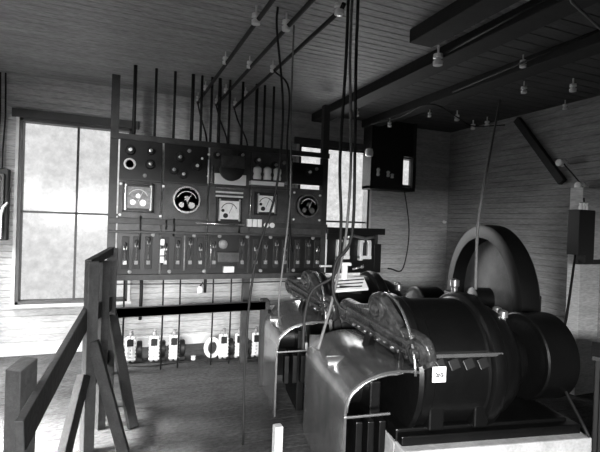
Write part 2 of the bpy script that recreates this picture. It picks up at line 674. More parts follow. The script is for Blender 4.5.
# narrow slot grilles over the third meter
for k in range(3):
    sp(MB().box(1.02, 1.33, YB - .03, YB, 1.90 + k * .045, 1.918 + k * .045), 'bus_bar', MT['dial'] if k < 2 else MT['steel'])
# bus along the shelf, porcelain blocks and small studs
sp(MB().tube([(.8, YB - .035, 1.60), (1.35, YB - .035, 1.59)], .012), 'bus_bar', MT['steel'])
for x in (1.41, 1.47, 1.53):
    sp(MB().box(x - .025, x + .025, YB - .06, YB, 1.575, 1.665, None, .006), 'porcelain_block', MT['white'])
for x in (1.62, 1.69):
    sp(MB().lathe([(.03, 0), (.03, -.03), (0, -.04)], (x, YB, 1.60), 'y', 14), 'terminal_stud', MT['white'])
# bottom row: knife switches
xs = [.10, .21, .33, .50, .63, .76, .87, 1.02, 1.34, 1.50, 1.62, 1.75, 1.86, 2.02, 2.16, 2.28]
for i, x in enumerate(xs):
    base = sp(MB().box(x - .035, x + .035, YB - .02, YB, 1.10, 1.44, None, .003), 'knife_switch', MT['black'])
    zt = 1.35 + .03 * ((i * 7) % 3 - 1)
    sp(MB().bar((x, YB - .035, 1.16), (x, YB - .045, zt), .010, .02, (0, 1, 0), 0), 'switch_blade', MT['cast'], base).matrix_parent_inverse = M.Identity(4)
    for z in (1.17, zt):
        sp(MB().box(x - .018, x + .018, YB - .05, YB - .02, z - .02, z + .02, None, .003), 'switch_clip', MT['greydial'] if i % 3 else MT['brass'], base)
    sp(MB().lathe([(.008, 0), (.016, .02), (.014, .06), (0, .07)], (x, YB - .045, zt - .01), 'z', 10), 'switch_handle', MT['black'], base)
for z in (1.20, 1.28, 1.385):
    sp(MB().box(.445, .49, YB - .05, YB, z - .035, z + .035, None, .008), 'porcelain_block', MT['white'])
sp(MB().lathe([(.05, 0), (.05, -.03), (.03, -.045), (0, -.045)], (1.12, YB, 1.37), 'y', 20), 'rotary_switch', MT['greydial'])
sp(MB().box(1.13, 1.25, YB - .05, YB, 1.055, 1.125, None, .004), 'number_plate', MT['dial'])
sp(MB().box(1.05, 1.30, YB - .09, YB, 1.17, 1.29, None, .01), 'relay_case', MT['slate'])
for x, z0, z1, m in ((.93, 2.04, 2.30, 'white'), (.50, 1.52, 1.62, 'black'), (.24, 1.30, 1.66, 'black'), (.985, 1.10, 1.46, 'steel'), (.70, 1.08, 1.46, 'greydial'),
                     (1.42, 1.66, 2.0, 'steel'), (1.91, 1.10, 2.40, 'black'), (.58, 1.45, 1.64, 'black'), (1.30, 1.50, 1.64, 'black')):
    sp(MB().tube([(x, YB - .02, z0), (x, YB - .028, (z0 + z1) / 2), (x, YB - .02, z1)], .009), 'connecting_rod', MT[m])
for x, z in ((.15, 1.07), (.37, 1.46), (.55, 1.07), (.80, 1.46), (.92, 1.07), (1.40, 1.46), (1.57, 1.07), (1.68, 1.46), (1.98, 1.07), (2.22, 1.46), (1.08, 1.46), (.27, 2.08), (.72, 2.38), (1.85, 2.1), (1.82, 2.34), (2.24, 2.3)):
    sp(MB().lathe([(.02, 0), (.02, -.02), (0, -.03)], (x, YB, z), 'y', 12), 'terminal_stud', MT['greydial'])
# right extension: two porcelain fuse frames and a T-shaped bracket
for x in (2.62, 2.93):
    f = MB()
    w, h, zc = .085, .13, 1.32
    f.box(x - w, x - w + .05, YB - .07, YB, zc - h, zc + h, None, .01)
    f.box(x + w - .05, x + w, YB - .07, YB, zc - h * .8, zc + h * .9, None, .01)
    f.box(x - w, x + w, YB - .06, YB, zc + h * .75, zc + h, None, .01)
    f.box(x - w, x + w, YB - .08, YB, zc - h * .85, zc - h * .5, None, .01)
    o = sp(f, 'porcelain_fuse_frame', MT['white'])
    sp(MB().lathe([(.016, -.11), (.022, -.1), (.022, .1), (.016, .11)], (x, YB - .045, zc + .02), 'z', 14), 'fuse_tube', MT['black'], o)
f = MB()
f.tube([(2.395, YB - .03, 1.45), (2.395, YB - .03, 1.13)], .012)
f.box(2.32, 2.47, YB - .06, YB - .012, 1.11, 1.135, None, .004)
sp(f, 'bracket', MT['white'])
f = MB()
f.tube([(2.62, YB - .05, 1.47), (2.75, YB - .07, 1.50), (2.93, YB - .05, 1.47), (3.06, YB - .05, 1.49)], .018)
sp(f, 'bus_bar', MT['brass'])
# small bright screws over the upper panels
for x, z in ((.93, 2.36), (.86, 2.31), (.93, 2.12), (1.96, 2.0), (2.3, 1.98), (1.96, 1.68), (2.3, 1.68), (.46, 1.98), (.04, 1.98), (.04, 1.66), (.44, 1.66)):
    sp(MB().lathe([(.014, 0), (.014, -.012), (0, -.018)], (x, YB, z), 'y', 10), 'terminal_stud', MT['white'])

ORD = ['first', 'second', 'third', 'fourth', 'fifth', 'sixth', 'seventh', 'eighth', 'ninth', 'tenth', 'eleventh', 'twelfth',
       'thirteenth', 'fourteenth', 'fifteenth', 'sixteenth']
# vertical conduits from the board top up to the ceiling
for i, px in enumerate((134, 155, 174, 192, 201, 211, 219, 229, 242, 256, 264, 273)):
    p = at(px, 120, YB + .012)
    rr = .014 if i % 3 else .019
    mb = MB().tube([(p.x, YB + .012, 2.50), (p.x, YB + .012, 2.8), (p.x, YB + .012, ZC - .002)], rr, 10)
    tag(mb.build('cable', MT['cord'], None, (p.x, YB + .012, 2.50)),
        '%s dark vertical cable from the left above the switchboard' % ORD[i], 'cable',
        'vertical cables above the switchboard')
# wires below the board
for i, (px, dz) in enumerate(((124, .0), (141, .55), (163, 0), (180, 0), (213, 0), (231, 0))):
    p = at(px, 290, YB + .05)
    mb = MB().tube([(p.x, YB + .045, 1.04), (p.x + .004, YB + .05, .6 + dz * .4), (p.x, YB + .05, dz + .001)], .009 if i != 1 else .018, 8)
    tag(mb.build('cable', MT['cord'], None, (p.x, YB + .05, 0)),
        '%s thin dark cable from the left hanging below the switchboard' % ORD[i], 'cable', 'cables hanging below the switchboard')
a = at(112, 284, YB + .02)
b = at(290, 284, YB + .02)
tag(MB().tube([(-.075, YB + .01, a.z), (1.0, YB + .01, a.z - .015), (2.33, YB + .01, a.z)], .006).build('cable', MT['cord'], None, (0, YB, a.z)),
    'thin horizontal cable stretched along just under the switchboard', 'cable')
p = at(205, 290, YB + .012)
t = thing('pendant_lamp', 'dark hanging cord with a small white bulb under the switchboard', 'lamp', (p.x, YB + .012, .85))
MB().tube([(0, 0, .16), (0, 0, -.02)], .017).build('lamp_cord', MT['cord'], t)
MB().lathe([(0, -.06), (.028, -.04), (.034, 0), (.02, .03), (0, .035)], (-.055, 0, .02), 'z', 16).build('bulb', MT['white'], t)
MB().tube([(0, 0, .05), (-.03, 0, .09), (-.055, 0, .05)], .010).build('lamp_arm', MT['cord'], t)

# ------------------------------------------------------------------ porcelain insulators and wires
def insulator_mb():
    mb = MB()
    mb.lathe([(.008, .144), (.008, .085), (.034, .08), (.036, .055), (.022, .048), (.022, .036), (.036, .03), (.034, .002), (.02, -.004), (0, -.004)], (0, 0, 0), 'z', 20)
    return mb


ins0 = tag(insulator_mb().build('porcelain_insulator', MT['white']), 'x', 'insulator')
ins_used = [False]


def insulator(p, label, group, s=1.0, rot=None):
    if ins_used[0]:
        o = ins0.copy()
        COL.objects.link(o)
    else:
        o = ins0
        ins_used[0] = True
    o.location = p
    o.scale = (s, s, s)
    if rot:
        o.rotation_euler = rot
    tag(o, label, 'insulator', group)
    return o


WX = (.92, 1.155, 1.39)
wn = ('left', 'middle', 'right')
pos = ('furthest back of four', 'second from the back', 'third from the back', 'nearest of four')
for i, x in enumerate(WX):
    ys = (5.71, 5.2, 4.2, 3.2)
    y_end = .0
    mb = MB().tube([(x, 5.80, 3.115), (x, 5.71, 3.115), (x, 5.2, 3.115), (x, 4.2, 3.115), (x, 3.2, 3.115), (x, 2.78 if i == 2 else 1.0, 3.115 if i == 2 else 3.1), (x, 2.74 if i == 2 else 0.2, 3.14)], .017)
    tag(mb.build('overhead_wire', MT['cord'], None, (x, 3, 3.1)), '%s of three dark parallel wires under the grey ceiling' % wn[i],
        'wire', 'parallel wires under the ceiling')
    for k, y in enumerate(ys):
        if i == 2 and k == 3:
            y = 2.79
        insulator((x - .012, y, ZC - .145 * (.72 if k < 2 else .8 if k == 2 else .95)), 'white insulator on the %s grey-ceiling wire, %s' % (wn[i], pos[k]),
                  'insulators on the ceiling wires', (.72 if k < 2 else .8 if k == 2 else .95))
# wires drop from the ceiling wires into the board
for i, x in enumerate(WX):
    mb = MB().tube(smoothpath([(x, 5.80, 3.115), (x + .01, 5.6, 2.9), (x, 5.15, 2.6), (x, YB + .06, 2.45)]), .010)
    tag(mb.build('cable', MT['cord'], None, (x, YB + .06, 2.45)), 'dark drop cable from the %s ceiling wire to the switchboard top' % wn[i], 'cable')

RI = [((438, 60), 'on the end of the short ceiling beam', 1.5), ((523, 64), 'beside the long dark beam, mid ceiling', 1.0),
      ((524, 90), 'under the dark ceiling, midway along the right beam', 1.1), ((573, 88), 'high at upper right, left of the frame edge', 1.2),
      ((565, 107), 'at upper right, above the diagonal brace', 1.0),
      ((357, 114), 'just right of the hanging cables near the back wall', 1.0), ((371, 126), 'above the small framed board at the back', 1.0),
      ((387, 116), 'above the right edge of the small framed board', 1.0), ((430, 106), 'left of a close pair below the dark beams', .8), ((457, 118), 'brightest of the row below the dark beams', 1.2),
      ((473, 127), 'left one of the close pair near the back right corner', 1.2), ((487, 124), 'right one of the close pair near the back right corner', 1.2),
      ((505, 125), 'dim, right of the close pair near the back right corner', .8)]
for (px, py), w, s in RI:
    s *= .8
    zc = ZC - .105 * s
    drop = 0
    p = atZ(px, py, zc)
    if p.y > 5.9:
        p = at(px, py, 5.88)
        p.z = zc
    for bx0, bx1, _y, by1, _l in BEAMS:
        if bx0 - .03 < p.x < bx1 + .03 and p.y < by1 + .05:
            drop = ZC - ZBM
            p.x = min(max(p.x, bx0 + .03), bx1 - .03)
            p.y = min(p.y, by1 - .04)
    insulator((p.x, p.y, ZC - .145 * s - drop), 'white porcelain insulator ' + w, 'insulators under the dark ceiling', s)
for (px, py), w in (((563, 163), 'on the right wall at the foot of the diagonal brace'), ((582, 186), 'on the right wall just above the wall switch box')):
    p = atX(px, py, X1 - .1)
    insulator((X1 - .138 * 1.3, p.y, p.z), 'white porcelain insulator ' + w, 'insulators on the right wall', 1.3, (0, PI / 2, 0))
for pts, lab in (([(444, 54), (510, 18), (560, -8)], 'thin wire strung along between the two leftmost dark beams'),
                 ([(453, 92), (519, 64), (600, 30)], 'thin wire strung between the long beam and the rightmost beam')):
    P = [atZ(x, y, 3.115) for x, y in pts]
    tag(MB().tube(P, .010).build('overhead_wire', MT['cord'], None, P[0]), lab, 'wire', 'wires between the dark beams')
P = [atZ(540, -30, 3.0), atZ(572, 2, 3.0), atZ(600, 28, 3.0), atX(640, 64, X1)]
P[0].z = ZC
tag(MB().tube(P, .009).build('overhead_wire', MT['palecord'], None, P[0]), 'pale taut wire across the upper right corner', 'wire')
P = [atZ(371, 124, 3.03), atZ(400, 117, 3.03), atZ(430, 104, 3.04), atZ(457, 117, 3.04), atZ(473, 126, 3.04), atZ(505, 125, 3.04)]
P = [V((p.x, min(p.y, 5.88), p.z)) for p in P]
tag(MB().tube(smoothpath(P), .008).build('overhead_wire', MT['cord'], None, P[0]), 'sagging wire linking the insulators near the back right corner', 'wire')

# small framed board in front of the high back window
YP = 5.78
a, b = at(373, 150, YP), at(414, 150, YP)
zt, zb = at(393, 116, YP).z, at(393, 187, YP).z
t = thing('fuse_board', 'small dark framed fuse board high on the back wall beside the bright window', 'fuse board', ((a.x + b.x) / 2, YP, zb))
L = V(t.location)


def fp(mb, n, m):
    mb.bm.transform(M.Translation(-L))
    return mb.build(n, m, t)


sx = at(404, 150, YP).x
f = MB()
f.box(a.x - .04, a.x, YP - .02, Y1 - .002, zb - .04, zt).box(b.x - .02, b.x + .03, YP - .02, YP + .04, zb - .04, zt)
f.box(a.x - .04, b.x + .03, YP - .02, Y1 - .002, zb - .05, zb)
fp(f, 'board_frame', MT['beam'])
zs = at(408, 157, YP).z
fp(MB().box(a.x, sx, YP, YP + .03, zb, zt, None, .003).box(sx, b.x - .02, YP, YP + .03, zs, zt), 'slate_panel', MT['darkslate'])
for px, py, h in ((378, 172, .12), (388, 174, .09), (392, 176, .07)):
    q = at(px, py, YP - .02)
    fp(MB().lathe([(.018, -h / 2), (.028, -h / 3), (.02, 0), (.03, h / 3), (.015, h / 2)], (q.x, YP - .025, q.z), 'z', 12), 'porcelain_fuse', MT['white'])
q = at(370, 153, YP - .03)
f = MB()
tag(MB().lathe([(.03, -.06), (.055, -.05), (.06, 0), (.05, .05), (.03, .06)], (q.x - .03, YP - .06, q.z), 'z', 16).build('cable_spool', MT['white'], None, (q.x, YP, q.z)),
    'bulbous white porcelain fitting on the left edge of the small framed board', 'fitting')

# ------------------------------------------------------------------ wall switch boxes
P = at(7, 200, 5.93)
t = thing('wall_switch', 'black wall switch box at the left photo edge beside the tall window', 'switch box', (-1.24, Y1 - .03, 1.33))
MB().box(-.13, .12, -.08, .03, 0, .80, None, .006).build('switch_back', MT['black'], t)
MB().box(-.10, .09, -.12, -.08, .10, .74, None, .006).build('switch_cover', MT['darkslate'], t)
MB().box(.055, .085, -.16, -.12, .02, .30, None, .006).tube([(.07, -.14, .28), (.09, -.14, .36), (.12, -.1, .42)], .014).build('switch_handle', MT['white'], t)
for x in (-.05, .03):
    MB().lathe([(.03, 0), (.03, -.03), (.015, -.05), (0, -.05)], (x, -.12, .68), 'y', 14).build('switch_contact', MT['brass'], t)
    MB().box(x - .012, x + .012, -.14, -.12, .40, .64).build('contact_blade', MT['brass'], t)
for x in (-.06, 0, .05):
    MB().tube([(x, -.03, .80), (x, -.03, 1.0), (x + .01, .0, 1.4), (x, .0, 1.88)], .009).build('switch_wire', MT['cord'], t)

YS = 2.98
a, b = at(573, 230, YS), at(589, 230, YS)
t = thing('wall_switch', 'black oblong switch box on the pale post at right with a conduit below', 'switch box', ((a.x + b.x) / 2, YS, 1.38))
hw = (b.x - a.x) / 2
f = MB().box(-hw, hw, -.06, .06, .05, .48, None, .006).box(-hw * .1, hw, -.06, .06, -.03, .06, None, .006)
f.build('switch_case', MT['black'], t)
MB().box(-hw * .2, .50, .0, .05, -.045, .0, None, .004).box(.18, .24, .05, .13, -.04, .40).build('bracket', MT['black'], t)
for x in (-.04, .0, .04):
    MB().lathe([(.018, 0), (.02, .03), (.012, .05), (.018, .07), (0, .08)], (x + .02, 0, .478), 'z', 12).build('terminal_stud', MT['white'], t)

# ------------------------------------------------------------------ generators
TH = radians(-10.3)
OA = V((1.206, 2.199, 0))
ey = V((-sin(TH), cos(TH), 0))
ex = V((cos(TH), sin(TH), 0))
OB = OA + ex * -.185 + ey * 1.262


def mw_(O, l):
    return O + ex * l[0] + ey * l[1] + V((0, 0, l[2]))


ZF = .36


def foundation(O, label):
    t = thing('foundation', label, 'foundation', O, TH, 'timber foundations of the generators')
    MB().box(.36, 1.63, -.02, .12, 0, ZF, None, .008).build('front_sill', MT['lime'], t)
    MB().box(.36, 1.63, .82, .96, 0, ZF, None, .008).build('rear_sill', MT['lime'], t)
    for x in (.36, .75, 1.1, 1.49):
        MB().box(x, x + .14, .122, .818, 0, ZF - .01, None, .006).build('cross_timber', MT['lime'], t)


foundation(OA, 'whitewashed timber foundation under the front generator')
foundation(OB, 'whitewashed timber foundation under the rear generator')

CY, CZ = .43, .745


def generator(O, label):
    t = thing('generator', label, 'generator', O, TH, 'belted generators')
    # bed plate
    f = MB().box(.36, 1.55, .10, .76, ZF + .001, .44, None, .01)
    f.box(.37, 1.60, .04, .82, ZF + .001, .42, None, .008)
    f.build('bed_plate', MT['iron'], t)
    # hood: bent plate with rounded shoulder
    out = [(0, .04), (0, .60), (.003, .64), (.012, .675), (.028, .708), (.055, .738), (.10, .770), (.15, .792), (.20, .808), (.26, .820), (.32, .825), (.40, .822), (.47, .81)]
    inn = [(.47, .795), (.40, .806), (.345, .81), (.30, .803), (.26, .803), (.20, .791), (.15, .775), (.105, .752), (.066, .72), (.042, .695), (.027, .668), (.018, .636), (.015, .60), (.015, .04)]
    MB().prism(out + inn, 0.0, .98, None, 0, True).build('hood', MT['hood'], t)
    f = MB()
    f.tube([(x, -.002, z) for x, z in inn[2:-1]], .007, 8)
    f.build('hood_rim', MT['steel'], t)
    MB().box(.02, .40, .955, .97, .05, .79, None, .003).build('hood_shade_plate', MT['iron'], t)  # black plate added to close the back and keep the hood's inside dark
    MB().bar((-.002, -.01, .575), (.27, -.01, .585), .014, .014).build('guard_bar', MT['steel'], t)
    for x in (.10, .17, .24):
        MB().box(x - .02, x + .02, .02, .10, .30, .53, None, .006).build('brush_holder', MT['iron'], t)
    MB().lathe([(.10, 0), (.12, .02), (.12, .20), (.10, .22)], (.06, CY, .60), 'x', 28).build('commutator', MT['iron'], t)
    MB().lathe([(.04, 0), (.04, 1.74)], (.01, CY, CZ), 'x', 20).build('shaft', MT['steel'], t)
    MB().box(.22, .29, .18, .68, .001, .70, None, .01).build('bearing_pedestal', MT['iron'], t)
    # body
    R = .425
    MB().lathe([(R, 0), (R, .06), (R - .012, .07), (R - .012, .42), (R, .43), (R, .52)], (.49, CY, CZ), 'x', 56).build('field_frame', MT['iron'], t)
    f = MB()
    f.lathe([(.20, 0), (.39, .01), (.435, .025), (.445, .05), (.435, .07), (.40, .08)], (.42, CY, CZ), 'x', 56)
    f.build('end_shield', MT['iron'], t)
    # feet
    for x in (.55, .85):
        MB().box(x, x + .1, .06, .80, .43, .60, None, .012).build('body_foot', MT['iron'], t)
    # split flange with bolt lugs
    f = MB().box(.53, .99, CY - .43, CY - .37, .885, .908, None, .004)
    f.build('split_flange', MT['steel'], t)
    for k in range(5):
        x = .54 + k * .095
        MB().bar((x + .03, CY - .405, .872), (x + .05, CY - .422, .815), .065, .02, (0, 1, 0)).build('bolt_lug', MT['darkslate'], t)
    # right-hand ring (rear bearing bracket)
    MB().lathe([(.30, 0), (.43, .0), (.452, .015), (.458, .05), (.452, .09), (.43, .11), (.3, .12)], (.92, CY, CZ), 'x', 56).build('field_ring', MT['iron'], t)
    MB().lathe([(.38, 0), (.385, .04), (.37, .11), (.33, .17), (.26, .21), (.22, .22), (.22, .28), (.20, .32), (.12, .34)], (1.03, CY, CZ), 'x', 48).build('drum_casing', MT['iron'], t)
    # oil cups, eye
    for x, y, z in ((1.20, .30, 1.02), (1.24, .42, 1.02)):
        MB().lathe([(.018, 0), (.018, .03), (.03, .035), (.03, .075), (.012, .085), (0, .085)], (x, y, z), 'z', 14).build('oil_cup', MT['brass'], t)
    MB().lathe([(.29, 0), (.30, .01), (.295, .12), (.30, .235), (.29, .245), (.26, .245), (.26, .2), (.06, .2)], (1.43, CY, CZ + .01), 'x', 48).build('pulley', MT['iron'], t)
    MB().lathe([(.05, -.06), (.05, .0), (.26, .005), (.28, .01)], (1.425, CY, CZ + .01), 'x', 40).build('pulley_web', MT['iron'], t)
    # slanted brush rocker casting with three bosses
    P1, P2, PL = V((.25, .80, 1.00)), V((.44, .03, .915)), V((.31, .38, 1.165))
    u = (P2 - P1)
    Lu = u.length
    u.normalize()
    vv = (PL - P1)
    vv = (vv - u * vv.dot(u)).normalized()
    nn = u.cross(vv).normalized()
    if nn.dot(V((-1, -.6, 0))) < 0:
        nn = -nn
    m = M.Identity(4)
    for i, c in enumerate((u, -nn, vv)):
        for j in range(3):
            m[j][i] = c[j]
    m.translation = P1
    C3 = [(0, .0, .09), (.42, .155, .10), (Lu, 0, .105)]
    def circ(cx, cz, r):
        return [(cx + r * cos(2 * PI * k / 28), cz + r * sin(2 * PI * k / 28)) for k in range(28)]

    def half(q):
        h = []
        for p in q:
            while len(h) > 1 and (h[-1][0] - h[-2][0]) * (p[1] - h[-2][1]) - (h[-1][1] - h[-2][1]) * (p[0] - h[-2][0]) <= 0:
                h.pop()
            h.append(p)
        return h

    def hull(q):
        q = sorted(q)
        return half(q)[:-1] + half(q[::-1])[:-1]

    rk = MB().prism(hull(circ(*C3[0]) + circ(*C3[2])), .0, .06, m, .012)
    rk.prism(hull(circ(*C3[1]) + circ(.60, .02, .09) + circ(.40, .0, .08)), -.006, .058, m, .012)
    rk.build('brush_rocker', MT['cast'], t)
    for cx, cz, r in C3:
        MB().lathe([(r * .78, 0), (r * .78, -.02), (r * .55, -.025), (r * .55, -.005), (r * .3, -.005), (r * .3, -.03), (0, -.035)], (cx, 0, cz), 'y', 24, m).build('rocker_boss', MT['cast'], t)
    for (xa, za), (xb, zb) in (((.06, .05), (.74, .035)), ((.08, -.02), (.72, -.025)), ((.15, .095), (.36, .155))):
        f = MB()
        b = bmesh.new()
        A, B = V((xa, -.012, za)), V((xb, -.012, zb))
        f2 = MB().bar(A, B, .022, .03, (0, 0, 1), .006)
        f2.bm.transform(m)
        f2.build('rocker_rib', MT['cast'], t)
    for k in range(9):
        cx = .12 + k * .075
        cz = -.055 + .01 * (k % 2)
        MB().lathe([(.017, 0), (.017, -.02), (.01, -.028), (0, -.028)], (cx, 0, cz), 'y', 10, m).build('rocker_bolt', MT['cast'], t)
    MB().bar((.33, .55, .80), (.36, .45, 1.02), .06, .06).build('rocker_arm', MT['iron'], t)
    MB().bar((.42, .20, .80), (.42, .18, .96), .06, .06).build('rocker_arm', MT['iron'], t)
    # bright edge band of the shield
    pts = [(.415, CY + .445 * cos(a), CZ + .445 * sin(a)) for a in [radians(84 + k * 6) for k in range(16)]]
    MB().tube(pts, .009, 8).build('shield_band', MT['steel'], t)
    return t


gA = generator(OA, 'front black generator with grey hood, nearest the camera at lower right')
gB = dup(gA, OB, TH, 'rear black generator with grey hood, behind the nearer one and before the switchboard')

# paper tag on the front machine
p = mw_(OA, (.55, -.035, .805))
t = thing('paper_tag', 'small white square card with a black scrawl on the front generator', 'card', p, TH)
MB().box(-.042, .042, -.004, .004, -.045, .045, None, .001).build('card', MT['paper'], t)
f = MB()
f.tube([(-.022, -.006, .012), (-.012, -.006, .0), (-.02, -.006, -.012), (-.004, -.006, -.012), (-.004, -.006, .008), (.006, -.006, -.006), (.016, -.006, .012), (.022, -.006, -.004), (.012, -.006, -.014)], .004, 6)
f.build('card_marking', MT['ink'], t)
MB().tube([(0, -.0, .044), (-.01, .015, .06), (-.02, .05, .09)], .003, 6).build('card_string', MT['palecord'], t)

# white terminal plate on top of the rear machine
p = mw_(OB, (.68, .20, 1.105))
t = thing('terminal_block', 'white striped terminal plate with a T-shaped porcelain post on the rear generator', 'terminal block', p, TH - .1)
f = MB()
tl = M.Rotation(radians(24), 4, 'X') @ M.Rotation(radians(-6), 4, 'Y')
f.box(-.17, .15, -.10, .10, -.01, .012, tl, .004)
f.build('terminal_plate', MT['white'], t)
for k in range(3):
    MB().box(-.16 + k * .02, .10 + k * .02, -.065 + k * .055, -.055 + k * .055, .012, .018, tl).build('plate_groove', MT['ink'], t)
MB().box(-.10, .10, -.06, .12, -.10, -.005, None, .01).build('plate_stand', MT['iron'], t)
f = MB().lathe([(.03, 0), (.028, .14), (.03, .15), (0, .15)], (-.03, .09, .03), 'z', 16)
f.box(-.085, .03, .06, .12, .16, .19, None, .01)
f.build('porcelain_post', MT['white'], t)
f = MB().tube([(.04, .08, .13), (.13, .08, .155)], .010)
f.lathe([(0, -.02), (.018, -.01), (.018, .01), (0, .02)], (.13, .08, .155), 'x', 12)
f.build('lever', MT['steel'], t)

# big flat pulley wheel behind, on its own stand
WO = mw_(OB, (2.22, .43, 0))
t = thing('pulley_wheel', 'big dark dished pulley wheel standing before the right wall', 'wheel', WO, radians(-17))
RW, ZW = .755, .93
MB().lathe([(RW - .13, -.09), (RW - .03, -.10), (RW, -.08), (RW + .005, .0), (RW, .08), (RW - .02, .10), (RW - .13, .10), (RW - .15, .04), (RW - .13, -.09)], (0, 0, ZW), 'x', 72).build('wheel_rim', MT['wheel'], t)
MB().lathe([(.10, .02), (.2, .05), (RW - .14, .05), (RW - .135, .05), (RW - .135, .08), (.2, .08), (.10, .09)], (0, 0, ZW), 'x', 56).build('wheel_web', MT['web'], t)
MB().lathe([(.05, -.30), (.05, -.16), (.12, -.15), (.12, .15), (.05, .16), (.05, .45)], (0, 0, ZW), 'x', 28).build('wheel_hub', MT['iron'], t)
f = MB()
f.prism([(.36, 0), (.52, 0), (.49, .82), (.49, 1.0), (.39, 1.0), (.39, .82)], -.16, .16, None, .01)
f.build('bearing_stand', MT['iron'], t)
f = MB()
f.prism([(-.42, 0), (-.26, 0), (-.28, .82), (-.28, 1.0), (-.40, 1.0), (-.40, .82)], -.12, .12, None, .01)
f.build('bearing_stand', MT['iron'], t)
f = MB().lathe([(.03, 0), (.03, .05), (.045, .06), (.045, .12), (0, .14)], (-.34, 0, 1.0), 'z', 14)
f.build('oil_cup', MT['brass'], t)

# ------------------------------------------------------------------ guard railing
t = thing('guard_railing', 'rough timber guard railing with braced posts beside the left window', 'railing', (0, 0, 0))


def rp(mb, n, m=None):
    return mb.build(n, m or MT['rail'], t)


def post(x, y, w, h, rz, slope=.0):
    m = M.Translation((x, y, 0)) @ M.Rotation(rz, 4, 'Z')
    rp(MB().prism([(-w, 0), (w, 0), (w, h + slope), (-w, h - slope)], -w, w, m, .004), 'post')


post(-.385, 2.42, .046, .945, radians(50), .02)
post(-.14, 3.41, .037, 1.33, radians(25))
rp(MB().box(-.055, .025, 4.12, 4.20, 0, 1.37, None, .005), 'post')
post(-.065, 3.77, .03, 1.30, radians(25))
rp(MB().bar((-.335, 2.10, .735), (-.165, 3.46, .945), .035, .15), 'rail')
rp(MB().bar((-.155, 3.38, .96), (-.02, 4.16, .90), .035, .12), 'rail')
rp(MB().bar((-.165, 3.40, 1.31), (-.02, 4.18, 1.35), .045, .06), 'cap_rail')
rp(MB().bar((.0, 4.14, .80), (.173, 3.70, .0), .075, .045), 'brace')
rp(MB().bar((-.12, 3.39, .78), (.10, 3.33, .0), .045, .075), 'brace')
rp(MB().bar((-.17, 3.36, .56), (-.285, 3.06, .0), .06, .07, (.7, 1, 0)), 'brace')
rp(MB().bar((-.15, 3.42, .44), (-.03, 4.14, .46), .035, .10), 'rail')
rp(MB().bar((-.03, 4.235, .80), (1.395, 4.235, .815), .04, .085), 'rail', MT['timber'])
rp(MB().bar((.0, 4.14, .80), (.173, 3.70, .0), .075, .045), 'brace')
rp(MB().bar((-.12, 3.39, .78), (.10, 3.33, .0), .045, .075), 'brace')
rp(MB().bar((-.17, 3.36, .56), (-.285, 3.06, .0), .06, .07, (.7, 1, 0)), 'brace')
rp(MB().bar((-.15, 3.42, .44), (-.03, 4.14, .46), .035, .10), 'rail')
t = thing('guard_rail', 'long level dark timber rail standing across in front of the switchboard', 'railing', (0, 4.235, 0))
MB().bar((.03, .0, .80), (1.44, .0, .815), .04, .085).build('rail', MT['timber'], t)
MB().box(1.37, 1.44, .022, .10, 0, .87, None, .005).build('post', MT['timber'], t)

# ------------------------------------------------------------------ white ribbed coil boxes on the floor at the back wall
def coil(label, loc, rz, grp):
    t = thing('choke_coil', label, 'coil', loc, rz, grp)
    f = MB()
    for k in range(2):
        x = -.035 + k * .055
        pts = [(x, .0 + .02, .012), (x, -.04, .07), (x, -.055, .15), (x, -.05, .22), (x, -.02, .29)]
        f.tube(smoothpath(pts, 4), .026, 10)
    for k in range(6):
        z = .04 + k * .04
        f.box(-.065, .05, -.075 + .0, -.03, z, z + .022, None, .005)
    f.build('ribbed_coil', MT['white'], t)
    f = MB().box(-.045, .025, -.086, -.074, .20, .28, None, .002)
    f.build('coil_slot', MT['ink'], t)
    MB().lathe([(.085, 0), (.095, .01), (.095, .05), (.085, .06)], (.058, .03, .135), 'x', 20).build('coil_core', MT['black'], t)
    MB().box(-.06, .125, .0, .12, 0, .035, None, .004).build('coil_base', MT['black'], t)
    MB().lathe([(.02, 0), (.025, .02), (.015, .04), (.022, .06), (0, .07)], (.0, -.01, .30), 'z', 12).build('terminal_stud', MT['greydial'], t)
    return t


c0 = None
G = [((131, 365), 'leftmost of the left three'), ((155, 364), 'middle of the left three'), ((175, 363), 'rightmost of the left three'),
     ((225, 361), 'leftmost of the right three'), ((241, 360), 'middle of the right three'), ((258, 359), 'nearest the rear generator')]
for (px, py), w in G:
    p = atZ(px, py, 0)
    lab = 'white ribbed coil on the floor behind the rail, ' + w
    lc = (p.x, p.y + .10, 0)
    if c0 is None:
        c0 = coil(lab, lc, -.05, 'white ribbed coils on the floor')
    else:
        dup(c0, lc, -.05, lab)
p = atZ(213, 361, 0)
t = thing('ring_coil', 'small white ring-shaped coil on the floor left of the right three ribbed coils', 'coil', (p.x, p.y + .06, 0))
f = MB().tube([(.075 * cos(2 * PI * k / 20), 0, .14 + .10 * sin(2 * PI * k / 20)) for k in range(21)], .026, 10)
f.build('ring', MT['white'], t)
MB().box(-.06, .06, -.03, .03, 0, .025, None, .004).build('ring_base', MT['black'], t)
P = [atZ(120, 365, .0), atZ(150, 366, 0), atZ(180, 362, 0), atZ(215, 361, 0), atZ(262, 359, 0)]
P = [V((p.x, p.y - .03, .009)) for p in P]
tag(MB().tube(smoothpath(P), .008).build('cable', MT['cord'], None, P[0]), 'dark cable lying on the floor along the white coils', 'cable')
p = atZ(194, 360, .02)
tag(MB().lathe([(.02, 0), (.03, .015), (.022, .03), (.03, .05), (0, .06)], (p.x, p.y + .06, 0), 'z', 14).build('porcelain_insulator', MT['white'], None, (p.x, p.y + .06, 0)),
    'small white knob lying on the floor between the two coil groups', 'insulator')

